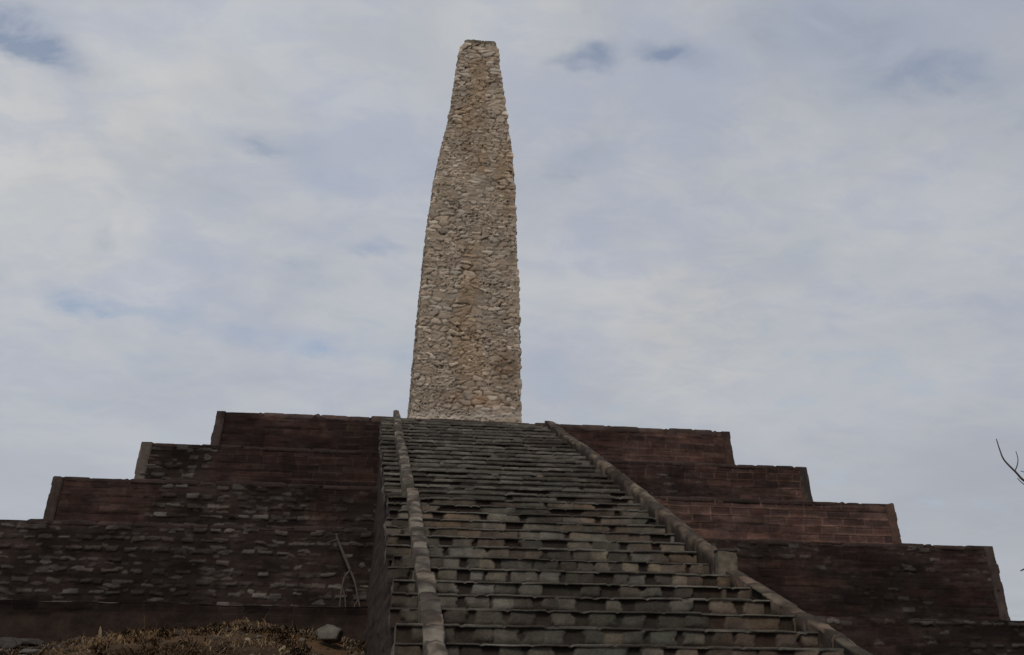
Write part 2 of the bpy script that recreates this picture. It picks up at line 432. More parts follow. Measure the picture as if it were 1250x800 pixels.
for k, (yf, zt, hw) in enumerate(TIERS):
    hh = H[k]+(.25 if k < 4 else 0)
    seed = 100+k*37
    M = Mesh()
    res = .022 if k in (1, 2, 3) else .026
    nu, nv = int(2*(hw+BAT*hh)/res), max(8, int(hh/res))
    uu = np.linspace(-1, 1, nu)[None, :]; v = np.linspace(0, hh, nv)[:, None]
    b = BAT*v
    X = uu*(hw+b); Vv = np.broadcast_to(v, X.shape)
    Xw = X+1.1*(fbm(X*.5, Vv*1.3, seed+91, 4)-.5)
    h, c = wall_relief(X, Vv, seed, ramp(Xw, EXPOSE[k]), ramp(Xw, POINT[k]), ramp(Xw, REDN[k]))
    if k == 4:      # the lowest course on the left is earth-smeared
        smear = sstep(.02, .45, Vv+.3*(fbm(X*.8, Vv, 77, 3)-.5))*(1-sstep(-3, 0, X))*.85*sstep(.30, .48, fbm(X*.9, Vv*1.2, 74, 4))
        h = h*(1-smear)+.05*smear*(fbm(X*1.5, Vv*1.5, 78, 4)-.5); c = lerp(c, np.array((.026, .0175, .0135))*(.5+1.0*fbm(X*2, Vv*3, 79, 4))[..., None], smear)
    edge = sstep(0, .12, (1-np.abs(uu))*hw)
    rag = (.10 if k == 4 else .035)*(fbm(X*1.1, Vv*0, seed+30, 4)-.5)*np.exp(-Vv/.15)
    Pm = np.stack([X, yf-b-h*edge, zt-Vv+rag-(.02 if k == 4 else .01)*np.exp(-Vv/.1)], -1)
    M.grid(Pm, c, flip=True)
    for s in (-1, 1):
        ny = int((BACK+2*k-yf)/.09); nz = max(6, int(hh/.09))
        yy = np.linspace(0, 1, ny)[None, :]; v2 = np.linspace(0, hh, nz)[:, None]
        b2 = BAT*v2
        Yg = (yf-b2)*(1-yy)+(BACK+2*k+b2)*yy
        Vg = np.broadcast_to(v2, Yg.shape)
        h2, c2 = wall_relief(Yg*1.0+50*s, Vg, seed+9, np.full(Yg.shape, .45), np.full(Yg.shape, .3), np.full(Yg.shape, .8))
        h2 = h2*sstep(0, .15, yy*20)
        M.grid(np.stack([s*(hw+b2+h2), Yg, zt-Vg], -1), c2, flip=(s < 0))
    bb = BAT*hh
    M.quad(((-hw, BACK+2*k, zt), (hw, BACK+2*k, zt), (hw+bb, BACK+2*k+bb, zt-hh), (-hw-bb, BACK+2*k+bb, zt-hh)), (.05, .035, .03))
    # trodden top of the terrace
    tx, ty = np.meshgrid(np.linspace(-hw, hw, 140), np.concatenate([np.linspace(yf, yf+2.2, 14), np.linspace(yf+2.6, BACK+2*k, 30)]))
    tz = zt-.012+.02*(fbm(tx*2, ty*2, seed+21, 3)-.5)*sstep(0, .2, ty-yf)-(.16 if k == 4 else .05)*(1-sstep(0, .25, ty-yf))
    tcol = lerp((.045, .036, .030), (.10, .088, .072), sstep(.35, .7, fbm(tx*1.2, ty*1.2, seed+22, 4)))
    M.grid(np.stack([tx, ty, tz], -1), tcol)
    tier = M.build('tier', M_WALL, pyramid)

    # coping: a thin broken course of slabs along the top edge
    if k < 4:
        hc = .16 if k == 0 else .09
        x0, x1 = -hw-.02, hw+.02
        if k == 0: x0, x1 = -hw+1.15, hw-.38
        n = int((x1-x0)/.05)
        xs = np.linspace(x0, x1, n)
        e, idd, _, _ = cells(xs+hw, np.full(n, .1), .75, 1.0, seed+60, .6, 0, 3.0)
        gapm = 1-sstep(.0, .06, e)
        up_ = .022*(idd-.5)*2+.016*(fbm(xs*4, xs*0, seed+61, 4)-.5)-.03*gapm
        if k == 3: up_ = up_-.06*sstep(.60, .7, fbm(xs*.9, xs*0, 5, 2))
        ou = .003+.012*((idd*5.3) % 1)+.018*(fbm(xs*6, xs*0+4, seed+62, 3)-.5)-.02*gapm
        dn = hc+.02*(fbm(xs*3, xs*0+9, seed+63, 3)-.5)
        prof = np.stack([
            np.stack([xs, np.full(n, yf+.40), zt-.03+0*xs], -1), np.stack([xs, np.full(n, yf+.38), zt+.028+up_*.6], -1),
            np.stack([xs, yf+.02-ou*.4, zt+.030+up_], -1), np.stack([xs, yf-ou, zt+.012+up_], -1),
            np.stack([xs, yf-ou-.004, zt-dn*.55], -1), np.stack([xs, yf-ou*.8, zt-dn], -1), np.stack([xs, np.full(n, yf+.06), zt-dn-.02], -1)], 0)
        # end caps close the section
        ctr = prof.mean(0, keepdims=True)
        prof[:, 0] = prof[:, 0]; 
        cc = palette(idd, [(.029, .020, .018), (.036, .024, .021), (.025, .018, .016), (.032, .022, .019)])*(.7+.6*fbm(xs*2, xs*0, seed+66, 4))[:, None]
        if k == 0: cc = cc*ramp(xs, [(-7, 1.9), (-3, 1.7), (0, 1.2), (2, 1.5), (7, 1.7)])[:, None]
        cm = Mesh().grid(prof, np.broadcast_to(cc, prof.shape), flip=False)
        for j in (0, -1):
            ring = prof[:, j]; c0 = ring.mean(0)
            cm.grid(np.stack([ring, np.repeat(c0[None], len(ring), 0)], 0), cc[j], flip=(j == -1))
        cm.build('coping', M_WALL, tier)

    # corner strips of smooth mortar
    for s in (-1, 1):
        qc = {(1, -1): (.105, .086, .074), (2, 1): (.070, .043, .034), (1, 1): (.072, .056, .045), (3, 1): (.046, .034, .030),
              (0, 1): (.046, .028, .023), (0, -1): (.048, .034, .031), (2, -1): (.042, .031, .027)}.get((k, s), (.036, .027, .023))
        leg = .25 if (k, s) == (1, -1) else .22
        nv = int(hh/.03); v = np.linspace(0.0, hh, nv)[:, None]
        path = np.array([(-leg, .08), (-leg, -.03), (-leg*.6, -.032), (-leg*.3, -.032), (-.04, -.032), (.012, -.028), (.03, -.01), (.032, .05), (.032, .15), (.032, .30), (-.08, .30)])
        pu = np.arange(len(path))[None, :]*.13
        nz_ = (fbm(pu*4+s*9, v*4, seed+70, 4)-.5)*.03
        course = (hsh(np.floor(v/.21), k, s+5)-.5)*.03
        ox = path[None, :, 0]+nz_+course*(path[None, :, 0] > -leg*.9); oy = path[None, :, 1]-nz_
        Xq = s*(hw+BAT*v+ox); Yq = yf-BAT*v+oy
        Zq = np.broadcast_to(zt+.004-v, Xq.shape)
        cq = np.array(qc)*(.7+.6*fbm(pu*3, v*3.2, seed+72, 4))[..., None]
        cq = lerp(cq, (.03, .024, .021), (.35 if (k, s) == (1, -1) else 1.0)*sstep(.47, .60, fbm(pu*2+4, v*1.6, seed+73, 3)))
        Pq = np.stack([Xq, Yq, Zq], -1)
        top = Pq[:1].copy(); top[..., 0] = s*(hw-.1); top[..., 1] = yf+.15; 
        Pq = np.concatenate([top, Pq], 0); cq = np.concatenate([cq[:1], cq], 0)
        Mesh().grid(Pq, cq, flip=(s > 0)).build('quoin', M_WALL, tier)

# ------------------------------------------------------------------ staircase
stair = thing('staircase', 'long steep flight of rough grey stone steps between two low kerb walls', 'staircase')
RUN = .60; RISE = RUN*SLOPE
HALF_L, HALF_R = 2.58, 2.20
KY = [8.0, 11.6, 12.9, 14.2, 15.2, 15.4, 21.0, 31.3]; KO = [.62, .42, .36, .25, .15, .06, .17, .20]
STONE = [(.100, .091, .075), (.080, .074, .062), (.118, .107, .089), (.058, .053, .045), (.096, .084, .067), (.048, .042, .036), (.074, .070, .059), (.108, .102, .088), (.066, .061, .050), (.105, .088, .066)]
for i in range(0, 40):
    yn, zt = D0-RUN*i-.02, Z1-RISE*i
    if i == 0: zt -= .012
    seed = 900+i*13
    dist = yn
    res = .022 if yn < 20 else .035
    nl = int((HALF_L+HALF_R)/res)
    endl = .10*(hsh(i, 3, 1)-.5); endr = .10*(hsh(i, 3, 2)-.5)
    hl_i = HALF_L-.16*i/39.0
    x = np.linspace(XS-hl_i+endl, XS+HALF_R+float(np.interp(yn, KY, KO))+endr*.5, nl)
    near = sstep(22, 15, yn)*1.0 if False else float(np.clip((22-yn)/6, 0, 1))    # lower steps show bigger bared stones
    lip = (.018 if yn < 18 else .018+.04*min(1, (yn-18)/5))+.008*hsh(i, 5, 5)
    nr = max(5, int((RISE-lip)/res)+1)
    vv = np.linspace(0, RISE-lip, nr)                            # 0 = foot of riser
    Xr, Vr = np.meshgrid(x, vv)
    cu = .95-.67*near+.08*hsh(i, 6, 6)
    ub = Xr+.03*(fbm(Xr*3, Vr*6, seed, 3)-.5)
    e, idd, dx, dy = cells(ub, Vr*0+.5*RISE, cu, RISE, seed, .8, 0.0, 4.0)
    dy = (Vr-.5*RISE)/RISE
    tl = ((idd*19.1) % 1-.5)*.38; wd_ = .39+.14*((idd*83.3) % 1)+.10*(1-near)
    loh = .46-.22*sstep(.55, .9, (idd*61.7) % 1)
    ns = fbm(Xr*6, Vr*9, seed+2, 4)-.5
    em = np.minimum(np.minimum(wd_-np.abs(dx-tl*dy), (loh+dy)*(.6+.5*near)), .62-dy)+.40*ns*(.4+.6*near)
    jo = sstep(.0, .06, em)
    lost = sstep(.08, .12, (idd*17.3) % 1.0)
    foot = 1-(1-.55*near)*(1-sstep(-.20, -.02, dy+.12*near+.22*ns))           # upper steps: lower half of the riser darker and set back
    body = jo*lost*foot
    hgt = body*(.022+.024*((idd*31.7) % 1))+.012*(fbm(Xr*9, Vr*9, seed+3, 3)-.5)+body*dx*((idd*5.7 % 1)-.5)*.06-.02
    csto = palette(idd, STONE)*(1.08+.14*(hsh(i, 2, 8)-.5))*(.7+.6*fbm(Xr*5, Vr*7, seed+12, 4))[..., None]
    dirt_dark = .8*sstep(.52, .70, fbm(Xr*.9+3, Vr*.5+zt*.9, 411, 4))
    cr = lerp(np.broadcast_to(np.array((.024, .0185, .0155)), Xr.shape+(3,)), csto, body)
    dirt_dark = np.maximum(dirt_dark, (1-sstep(XS-2.35, XS-2.15, Xr))*near)  # lower steps also darker on the strip outside the left kerb
    cr = lerp(cr, (.036, .026, .021), .75*dirt_dark)
    moss = sstep(.50, .64, fbm(Xr*1.7+7, Vr*2+zt*1.9, 78, 4)); cr = lerp(cr, (.034, .034, .025), .30*moss)
    red = sstep(.62, .74, fbm(Xr*.6+7, Vr*.3+zt*.7, 77, 3))
    cr = lerp(cr, cr*np.array((1.05, .88, .82)), red)
    fd = 1.0 if i else .3
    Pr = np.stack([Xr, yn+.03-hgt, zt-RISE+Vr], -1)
    # tread slab: under-edge, front lip, top
    sag = .040*(fbm(x*.7, x*0, seed+4, 3)-.5)+.014*(fbm(x*5, x*0, seed+5, 3)-.5)
    e1, id1, _, _ = cells(x+9, np.full(nl, .1), .55, 1.0, seed+6, .7, 0, 3.0)
    brk = 1-sstep(.0, .05, e1)
    miss = .5*sstep(.90, .93, (id1*3.7) % 1.0)*near
    out = .004+.024*(fbm(x*2.5, x*0, seed+7, 4)-.5)+.026*(id1-.5)-.02*brk-.03*miss
    sag = sag-.02*brk-.012*miss
    slabc = palette(id1, [(.085, .077, .066), (.070, .063, .054), (.100, .091, .078), (.056, .050, .043)])
    dl = np.maximum(sstep(.50, .72, fbm(x*.8+2, x*0+zt*.9, 412, 4)), .8*(1-sstep(XS-2.35, XS-2.15, x))*near)  # random patches, plus the darker strip outside the left kerb
    slabc = slabc*(.65+.7*fbm(x*4, x*0, seed+14, 4))[:, None]; slabc = lerp(slabc, (.034, .027, .022), .75*dl)
    rows = [(yn-out*.6, zt-lip+sag*.6), (yn-out, zt-lip*.75+sag*.8), (yn-out-.003, zt-lip*.25+sag), (yn-out*.7, zt+sag), (yn+.06, zt+.004+sag*.6), (yn+.30, zt-.004), (yn+RUN+.10, zt-.004)]
    Pl = np.stack([np.stack([x, np.broadcast_to(a, x.shape), np.broadcast_to(b_, x.shape)], -1) for a, b_ in rows], 0)
    cl = np.repeat(slabc[None], len(rows), 0); cl[-3:] *= .8
    Ms = Mesh()
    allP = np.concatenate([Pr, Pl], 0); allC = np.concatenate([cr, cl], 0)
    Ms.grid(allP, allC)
    for j in (0, -1):
        ring = allP[:, j]; ring = np.concatenate([ring, [[ring[0, 0], yn+RUN+.10, zt-RISE]], ring[:1]])
        c0 = np.array([ring[0, 0]+(.05*hsh(i, j+3, 9) if j else -.05*hsh(i, j+3, 9)), yn+.2, zt-RISE*.5])
        ec = np.array((.085, .075, .064))*(.5+1.1*hsh(i, 8, j+5))
        Ms.grid(np.stack([ring, np.repeat(c0[None], len(ring), 0)], 0), ec, flip=(j == -1))
    Ms.build('step', M_STEP, stair)

# side walls that carry the flight
for s, xe in ((-1, XS-HALF_L+.05), (1, XS+HALF_R-.05)):
    y0s, y1s = D0-RUN*39, D0+.3
    yv = np.linspace(y0s, y1s, 420)[None, :]; tt = np.linspace(0, 1, 90)[:, None]
    ztop = Z1-(D0-yv)*SLOPE-RISE*.9
    zb = np.full(yv.shape, -.2)
    Zg = ztop*(1-tt)+zb*tt; Yg = np.broadcast_to(yv, Zg.shape)
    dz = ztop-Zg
    h, c = wall_relief(Yg, Zg, 700+s, np.full(Zg.shape, .42), np.full(Zg.shape, .0), np.full(Zg.shape, .7))
    h = h+.05*(fbm(Yg*.7, Zg*.7, 61, 3)-.5)
    xe_y = xe+(.16*(D0-Yg)/RUN/39.0 if s < 0 else np.interp(Yg, KY, KO))
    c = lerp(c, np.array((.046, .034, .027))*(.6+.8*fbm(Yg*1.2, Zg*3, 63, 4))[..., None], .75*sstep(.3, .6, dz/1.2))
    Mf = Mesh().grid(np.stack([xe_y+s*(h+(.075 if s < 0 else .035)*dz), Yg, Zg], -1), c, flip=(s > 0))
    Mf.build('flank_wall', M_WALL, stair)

# low kerb walls: blocks laid along the slope
WK = 2.0926


def kerb_block(parent, xc, ya, yb, wid, hgt, lift, seed, col, rnd=.05, rough=.02, curve=False):
    n = max(10, int(abs(ya-yb)/.035))
    tpar = np.linspace(0, 1, n)
    rk = np.random.RandomState(seed); skew = (rk.rand(4)-.5)*(.03 if rnd < .06 else .02)
    yy = ya+(yb-ya)*tpar                                        # from the upper end to the lower end
    hw_ = wid/2; r = rnd
    prof = [(-hw_, -.30), (-hw_, -.12), (-hw_*1.02, .02), (-hw_, hgt-r*1.2), (-hw_+r*.4, hgt-r*.35), (-hw_+r*1.2, hgt), (0, hgt+.012), (hw_-r*1.2, hgt),
            (hw_-r*.4, hgt-r*.35), (hw_, hgt-r*1.2), (hw_*1.02, .02), (hw_, -.12), (hw_, -.30)]
    prof = np.array(prof); per = np.arange(len(prof))*.09
    Yg, Pg = np.meshgrid(yy, per)
    nz1 = (fbm(Yg*3.0, Pg*5, seed, 4)-.5)*rough*2.4+(fbm(Yg*9, Pg*12, seed+1, 3)-.5)*rough*1.6
    taper = 1-.04*np.exp(-((tpar)/.02)**2)-.04*np.exp(-((1-tpar)/.02)**2) if n > 12 else np.ones(n)
    px = prof[:, 0][:, None]*taper[None]*(1+nz1*4.5)
    pz = np.where(prof[:, 1][:, None] > .05, prof[:, 1][:, None]*(taper[None]*.35+.65)+nz1+skew[0]*(tpar-.5)[None]+skew[1]*px*2, prof[:, 1][:, None])
    px = px+skew[2]*(tpar-.5)[None]*.8
    lean_ = ((np.interp(yy, KY, KO)-np.interp((ya+yb)/2, KY, KO)) if curve else 0*yy)[None]
    X = xc+lean_+px+.02*(fbm(yy*.8, yy*0, seed+4, 2)-.5)[None]
    Z = Z1-(D0-Yg)*SLOPE+pz+lift
    C = np.array(col)*(.35+1.3*sstep(.25, .75, fbm(Yg*3.5, Pg*5, seed+2, 5)))[..., None]
    C = lerp(C, (.030, .023, .020), .75*sstep(.52, .66, fbm(Yg*1.8+5, Pg*2.5, seed+3, 4)))
    jn = np.exp(-(tpar/.035)**2)+np.exp(-((1-tpar)/.035)**2)
    C = lerp(C, (.022, .017, .015), (.8*jn*(rnd < .06))[None]+0*Yg)
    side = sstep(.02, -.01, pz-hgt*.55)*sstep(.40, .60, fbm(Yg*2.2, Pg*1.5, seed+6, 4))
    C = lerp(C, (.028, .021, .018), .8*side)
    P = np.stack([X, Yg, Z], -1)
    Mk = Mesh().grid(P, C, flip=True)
    for j in (0, -1):
        ring = P[:, j]; c0 = ring.mean(0); c0[1] += .02 if j == 0 else -.02
        Mk.grid(np.stack([ring, np.repeat(c0[None], len(ring), 0)], 0), np.array(col)*.8, flip=(j == 0))
    return Mk.build('kerb_block', M_KERB, parent)


def kerb(segments, base_col, seed, curve=False):
    """segments: (upper y, lower y, x offset, width, height, lift)"""
    holder = None
    first = True
    rs = np.random.RandomState(seed)
    for (xc, ya, yb, wid, hgt, lift, blk, smooth) in segments:
        yy = ya
        while yy > yb+.05:
            ln = min(blk*(.7+.6*rs.rand()), yy-yb)
            if yy-ln-yb < .25: ln = yy-yb
            col = np.array(base_col)*(.75+.50*rs.rand())*np.array((1+.08*rs.randn()*.6, 1, 1-.05*rs.rand()))
            kerb_block(holder or stair, xc+(float(np.interp(yy-ln/2, KY, KO)) if curve else 0)+(.008 if smooth else .010)*rs.randn(), yy, yy-ln+.012, wid*(1+(.03 if smooth else .05)*rs.randn()), hgt*(1+(.03 if smooth else .05)*rs.randn()), lift, rs.randint(9999), col,
                       .06 if smooth else .022, .020 if smooth else .026, curve)
            yy -= ln
    return


LX, RX = XS-WK, XS+WK
kerb([(LX-.05, D0+.08, 24.6, .18, .22, 0, .6, False), (LX-.02, 24.6, 19.9, .20, .20, 0, .55, False),
      (LX+.03, 19.9, 14.3, .20, .16, -.02, .45, False), (LX+.03, 14.3, 8.2, .22, .15, -.02, .42, False)], (.098, .083, .068), 5)
kerb([(RX, D0+.02, 26.6, .24, .11, 0, .5, False), (RX, 26.6, 15.35, .24, .17, 0, 1.9, True),
      (RX, 15.30, 12.9, .22, .03, 0, .45, False), (RX, 12.9, 8.2, .18, .06, 0, .8, False)], (.066, .051, .038), 11, True)
# upright end stone where the right kerb drops
px_, py_ = RX+.08, 15.22
pz_ = Z1-(D0-py_)*SLOPE
Mp = Mesh()
ang = np.linspace(0, 2*np.pi, 16, endpoint=False)
zz_ = np.linspace(-.15, .26, 16)
rw = np.maximum(np.abs(np.cos(ang)), np.abs(np.sin(ang)))
ringx = .135*np.cos(ang)/rw; ringy = .10*np.sin(ang)/rw
A, B = np.meshgrid(ang, zz_)
nzp = 1+.35*(fbm(A*2, B*7, 91, 4)-.5)
Pp = np.stack([px_+ringx[None]*nzp, py_+ringy[None]*nzp, pz_+B], -1)
Mp.grid(Pp, np.array((.10, .085, .066))*(.5+fbm(A*3, B*12, 92, 4))[..., None], close=True)
Mp.build('end_stone', M_KERB, stair)
Mp = Mesh()
zz_ = np.array([.245, .25, .27, .29, .30, .30]); sc = np.array([.3, .98, 1.04, 1.0, .7, 0.0])
A, B = np.meshgrid(ang, zz_)
Pp = np.stack([px_+ringx[None]*sc[:, None]*(1+.1*(fbm(A*2, B*9, 93, 3)-.5)), py_+ringy[None]*sc[:, None], pz_+B], -1)
Mp.grid(Pp, (.035, .028, .024), close=True)
Mp.build('end_cap', M_KERB, stair)

# ------------------------------------------------------------------ obelisk
obelisk = thing('obelisk', 'tall tapering obelisk of pale rubble stone standing on top of the stepped pyramid', 'obelisk')
PROF = np.array([(8.95, 1.672, -.335), (9.335, 1.656, -.330), (13.388, 1.505, -.278), (14.649, 1.435, -.261), (16.2, 1.362, -.236), (17.1, 1.302, -.215), (17.75, 1.243, -.190), (18.401, 1.168, -.158),
                 (19.399, 1.029, -.104), (20.939, .819, -.093), (22.391, .676, -.108), (22.639, .643, -.102), (22.90, .565, -.05), (23.052, .540, -.036)])
YC = D0+.9+1.66
PALE = [(.350, .286, .226), (.298, .243, .190), (.420, .358, .292), (.250, .203, .160), (.322, .258, .200), (.405, .355, .298), (.280, .241, .204), (.315, .250, .192)]
MORTAR = np.array((.235, .186, .142))
zlo, zhi = 8.95, 23.05
nz = int((zhi-zlo)/.026)
zv = np.linspace(zlo, zhi, nz)[:, None]
pw_ = np.interp(zv, PROF[:, 0], PROF[:, 1]); pc_ = np.interp(zv, PROF[:, 0], PROF[:, 2])
# course-like ragged corners
cz = np.cumsum(.09+.26*hsh(np.arange(120), 3, 3)); ci = np.searchsorted(cz, (zv-zlo).ravel())
cpos = (zv.ravel()-zlo-np.concatenate([[0], cz])[ci])/np.diff(np.concatenate([[0], cz]))[ci]
bulge = np.clip(np.sin(np.pi*np.clip(cpos, 0, 1)), 0, 1)**.4
Ms = Mesh()
for fidx, (dx_, dy_) in enumerate(((0, -1), (1, 0), (0, 1), (-1, 0))):
    nu = int(3.35/.026) if fidx != 2 else 60
    s = np.linspace(-1, 1, nu)[None, :]
    u = s*pw_; vz = np.broadcast_to(zv, u.shape)
    sd_ = 300+fidx*31
    wob = (fbm(u*1.6, vz*1.6, sd_, 3)-.5)
    w2 = (fbm(u*4, vz*4, sd_+8, 3)-.5)
    e, idd, ex, ey = cells(u+5+.14*wob+.07*w2, vz+.16*wob+.07*w2, .275, .118, sd_, .95, .8, 2.8)
    e_b, id_b, ex_b, ey_b = cells(u+9+.14*wob+.07*w2, vz+.16*wob+.07*w2, .38, .155, sd_+11, .95, .8, 2.5)
    e_s, id_s, ex_s, ey_s = cells(u+3+.10*wob+.06*w2, vz+.12*wob+.05*w2, .20, .085, sd_+12, .95, .8, 2.6)
    sel = fbm(u*1.1, vz*1.6, sd_+13, 4)
    bigm, smm = sel > .58, sel < .44
    e = np.where(bigm, e_b, np.where(smm, e_s, e)); idd = np.where(bigm, id_b, np.where(smm, id_s, idd))
    ex = np.where(bigm, ex_b, np.where(smm, ex_s, ex)); ey = np.where(bigm, ey_b, np.where(smm, ey_s, ey))
    ee = e+.22*(fbm(u*11, vz*11, sd_+1, 3)-.5)
    sm = sstep(.02, .30, ee)
    band = np.exp(-((vz-19.55-.08*u)/.13)**2)+.7*np.exp(-((vz-14.7+.05*u)/.10)**2)+.7*np.exp(-((vz-16.9)/.12)**2)
    keep = (.15+.85*sstep(.30, .50, (idd*13.1) % 1))*(1-.8*np.clip(band, 0, 1))
    h = sm*keep*(.016+.030*((idd*29.7) % 1))+sm*(ex*((idd*7.7 % 1)-.5)+ey*((idd*3.9 % 1)-.35))*.065
    h = h+.030*(fbm(u*5, vz*5, sd_+2, 4)-.5)+.06*(fbm(u*.8, vz*.8, sd_+3, 3)-.5)
    # a few open joints
    hole = sstep(.80, .9, (idd*53.1) % 1)*(1-sstep(.04, .12, e))
    h = h-.05*hole
    he = (.055*(hsh(ci, fidx//2, 4)-.15)*bulge-.01)[:, None]
    tt = (1-sstep(0, .10, (1-np.abs(s))*pw_))
    hcor = np.where(s < 0, (.060*(hsh(ci, 1+(fidx if dx_ == 0 else fidx), 4)-.1)*bulge)[:, None]*0+(.085*(hsh(ci, 21, (fidx+3) % 4)-.3)*bulge)[:, None], (.085*(hsh(ci, 21, fidx)-.3)*bulge)[:, None])
    hcor = hcor*(1-sstep(22.75, 22.95, vz))-.03*sstep(22.75, 22.95, vz)
    h = h*(1-tt)+hcor*tt
    c = lerp(np.broadcast_to(MORTAR, u.shape+(3,)), palette(idd, PALE), sstep(.05, .25, ee)*(.3+.7*keep))
    c = c*(.66+.54*fbm(u*1.6, vz*1.6, sd_+4, 5))[..., None]
    dj = (1-sstep(.03, .12, ee))*sstep(.34, .52, fbm(u*1.5, vz*2.2, sd_+15, 3))
    h = h-.014*dj
    c = c*(1-.60*np.maximum(hole, .85*dj))[..., None]
    rust = sstep(.58, .74, fbm(u*.9+3, vz*.55, sd_+5, 4))
    c = lerp(c, c*np.array((.92, .80, .66)), .7*rust)
    if fidx == 0:      # damp brown patch low on the right, pale lime line along the foot
        pt = np.exp(-((u-1.05)/.42)**2-((vz-11.0)/.55)**2)*(.62+.45*sstep(.2, .5, fbm(u*4, vz*4, 58, 4)))
        c = lerp(c, (.115, .072, .042), .9*pt)
        pt = np.exp(-((u-.3)/.9)**2-((vz-9.95)/.25)**2)*sstep(.35, .6, fbm(u*3, vz*3, 56, 4))
        c = lerp(c, (.25, .15, .09), .7*pt)
        li = np.exp(-((vz-9.40-.05*u)/.09)**2)
        c = lerp(c, (.40, .35, .30), .6*li)
    dk = sstep(22.72, 22.95, vz+.3*(fbm(u*4, vz*2, 57, 3)-.5))
    c = lerp(c, (.10, .082, .068), .85*dk)
    wx = pw_+h
    # turn the face's own frame into the world: along = (-dy,dx)
    al = np.array((-dy_, dx_), float); no = np.array((dx_, dy_), float)
    au = s*(pw_+hcor*tt+0*h)
    X = pc_+al[0]*au+no[0]*wx; Y = YC+al[1]*au+no[1]*wx
    Ms.grid(np.stack([X, Y, vz], -1), c)
shaft = Ms.build('shaft', M_TOWER, obelisk)
# worn cap of flat stones
t_ = np.linspace(-1, 1, 26)
tx, ty = np.meshgrid(t_, t_)
cheb = np.maximum(np.abs(tx), np.abs(ty))
tz = 23.05+.02*sstep(1.0, .8, cheb)*0+.05*(1-cheb**6)*(.4+fbm(tx*3, ty*3, 41, 3))
tz = np.where(cheb > .97, 22.95, tz)
Mesh().grid(np.stack([-.036+tx*.505-.012, YC+ty*.505, tz], -1), (.12, .10, .085)).build('cap', M_TOWER, obelisk)

# ------------------------------------------------------------------ small things on the left
rs = np.random.RandomState(4)
WC = np.array((.060, .049, .041))
br = thing('dry_branch', 'dead forked branch leaning upside down against the dark wall left of the stair', 'branch')
zl = TIERS[4][1]+.02
Mb = Mesh(); tube(Mb, spline([(-3.78, 25.70, 4.98), (-3.74, 25.69, 4.84), (-3.62, 25.64, 4.58), (-3.41, 25.55, 4.13)], 8), np.linspace(.024, .038, 25), WC); Mb.build('stem', M_WOOD, br)
Mb = Mesh(); tube(Mb, spline([(-3.42, 25.55, 4.15), (-3.53, 25.42, 3.98), (-3.58, 25.30, 3.70), (-3.60, 25.22, zl)], 8), np.linspace(.026, .017, 25), WC); Mb.build('fork', M_WOOD, br)
Mb = Mesh(); tube(Mb, spline([(-3.41, 25.55, 4.14), (-3.30, 25.45, 3.88), (-3.22, 25.34, 3.56), (-3.15, 25.24, zl)], 8), np.linspace(.028, .014, 25), WC); Mb.build('fork', M_WOOD, br)
Mb = Mesh(); tube(Mb, spline([(-3.57, 25.32, 3.74), (-3.50, 25.28, 3.55), (-3.47, 25.22, zl)], 8), np.linspace(.020, .014, 17), WC); Mb.build('twig', M_WOOD, br)
Mb = Mesh(); tube(Mb, spline([(-3.74, 25.69, 4.85), (-3.86, 25.66, 4.80), (-3.98, 25.66, 4.76)], 6), np.linspace(.018, .009, 13), WC); Mb.build('twig', M_WOOD, br)
Mb = Mesh(); tube(Mb, spline([(-3.21, 25.33, 3.50), (-3.27, 25.27, 3.38), (-3.30, 25.22, zl)], 6), np.linspace(.016, .012, 13), WC); Mb.build('twig', M_WOOD, br)


def boulder(x, y, r, sx, sz, seed, col, label, dz=0.0, name='boulder', group=None):
    n = 22
    th = np.linspace(0, np.pi, n)[:, None]; ph = np.linspace(0, 2*np.pi, n*2, endpoint=False)[None, :]
    d = np.stack([np.sin(th)*np.cos(ph), np.sin(th)*np.sin(ph), np.cos(th)+0*ph], -1)
    rr = np.random.RandomState(seed)
    R_ = np.ones(d.shape[:2])
    for _ in range(13):                                           # planes cut a broken, faceted stone
        nn = rr.randn(3); nn /= np.linalg.norm(nn)
        R_ = np.minimum(R_, (.62+.25*rr.rand())/np.maximum(d@nn, .15))
    lump = 1+.10*(fbm(d[..., 0]*3+seed, d[..., 1]*3+d[..., 2]*2, seed, 4)-.5)
    P = d*(R_*lump*r)[..., None]*np.array((sx, 1, sz))
    P = P+np.array((x, y, ground_z(np.array(x), np.array(y))+r*sz*.45+dz))
    c = np.array(col)*(.75+.5*fbm(d[..., 0]*2+3, d[..., 1]*2+d[..., 2], seed+4, 4))[..., None]
    o = Mesh().grid(P, c, close=True).build(name, M_ROCK)
    return tag(o, label, 'stone', group)


boulder(-3.74, 21.9, .25, 1.1, .75, 3, (.082, .073, .060), 'larger upper grey stone lying on the grassy bank by the stair', .02)
boulder(-3.62, 20.2, .20, 1.25, .8, 8, (.085, .077, .064), 'lower grey stone just below the larger stone on the grassy bank', .12)
boulder(-4.97, 19.6, .045, 1.2, .8, 12, (.30, .26, .21), 'small pale pebble in the dry grass below the dark wall', .03, 'pebble')
boulder(-9.5, 23.3, .22, 1.5, .5, 21, (.046, .041, .037), 'flat grey stone topmost at the left edge below the wall', .02)
boulder(-9.62, 22.6, .21, 1.4, .6, 25, (.040, .036, .033), 'dark grey stone midway down the left edge of the bank', .01)
boulder(-9.0, 21.8, .16, 1.5, .5, 29, (.075, .068, .06), 'light grey sliver of stone lowest at the left edge of the bank', .01)

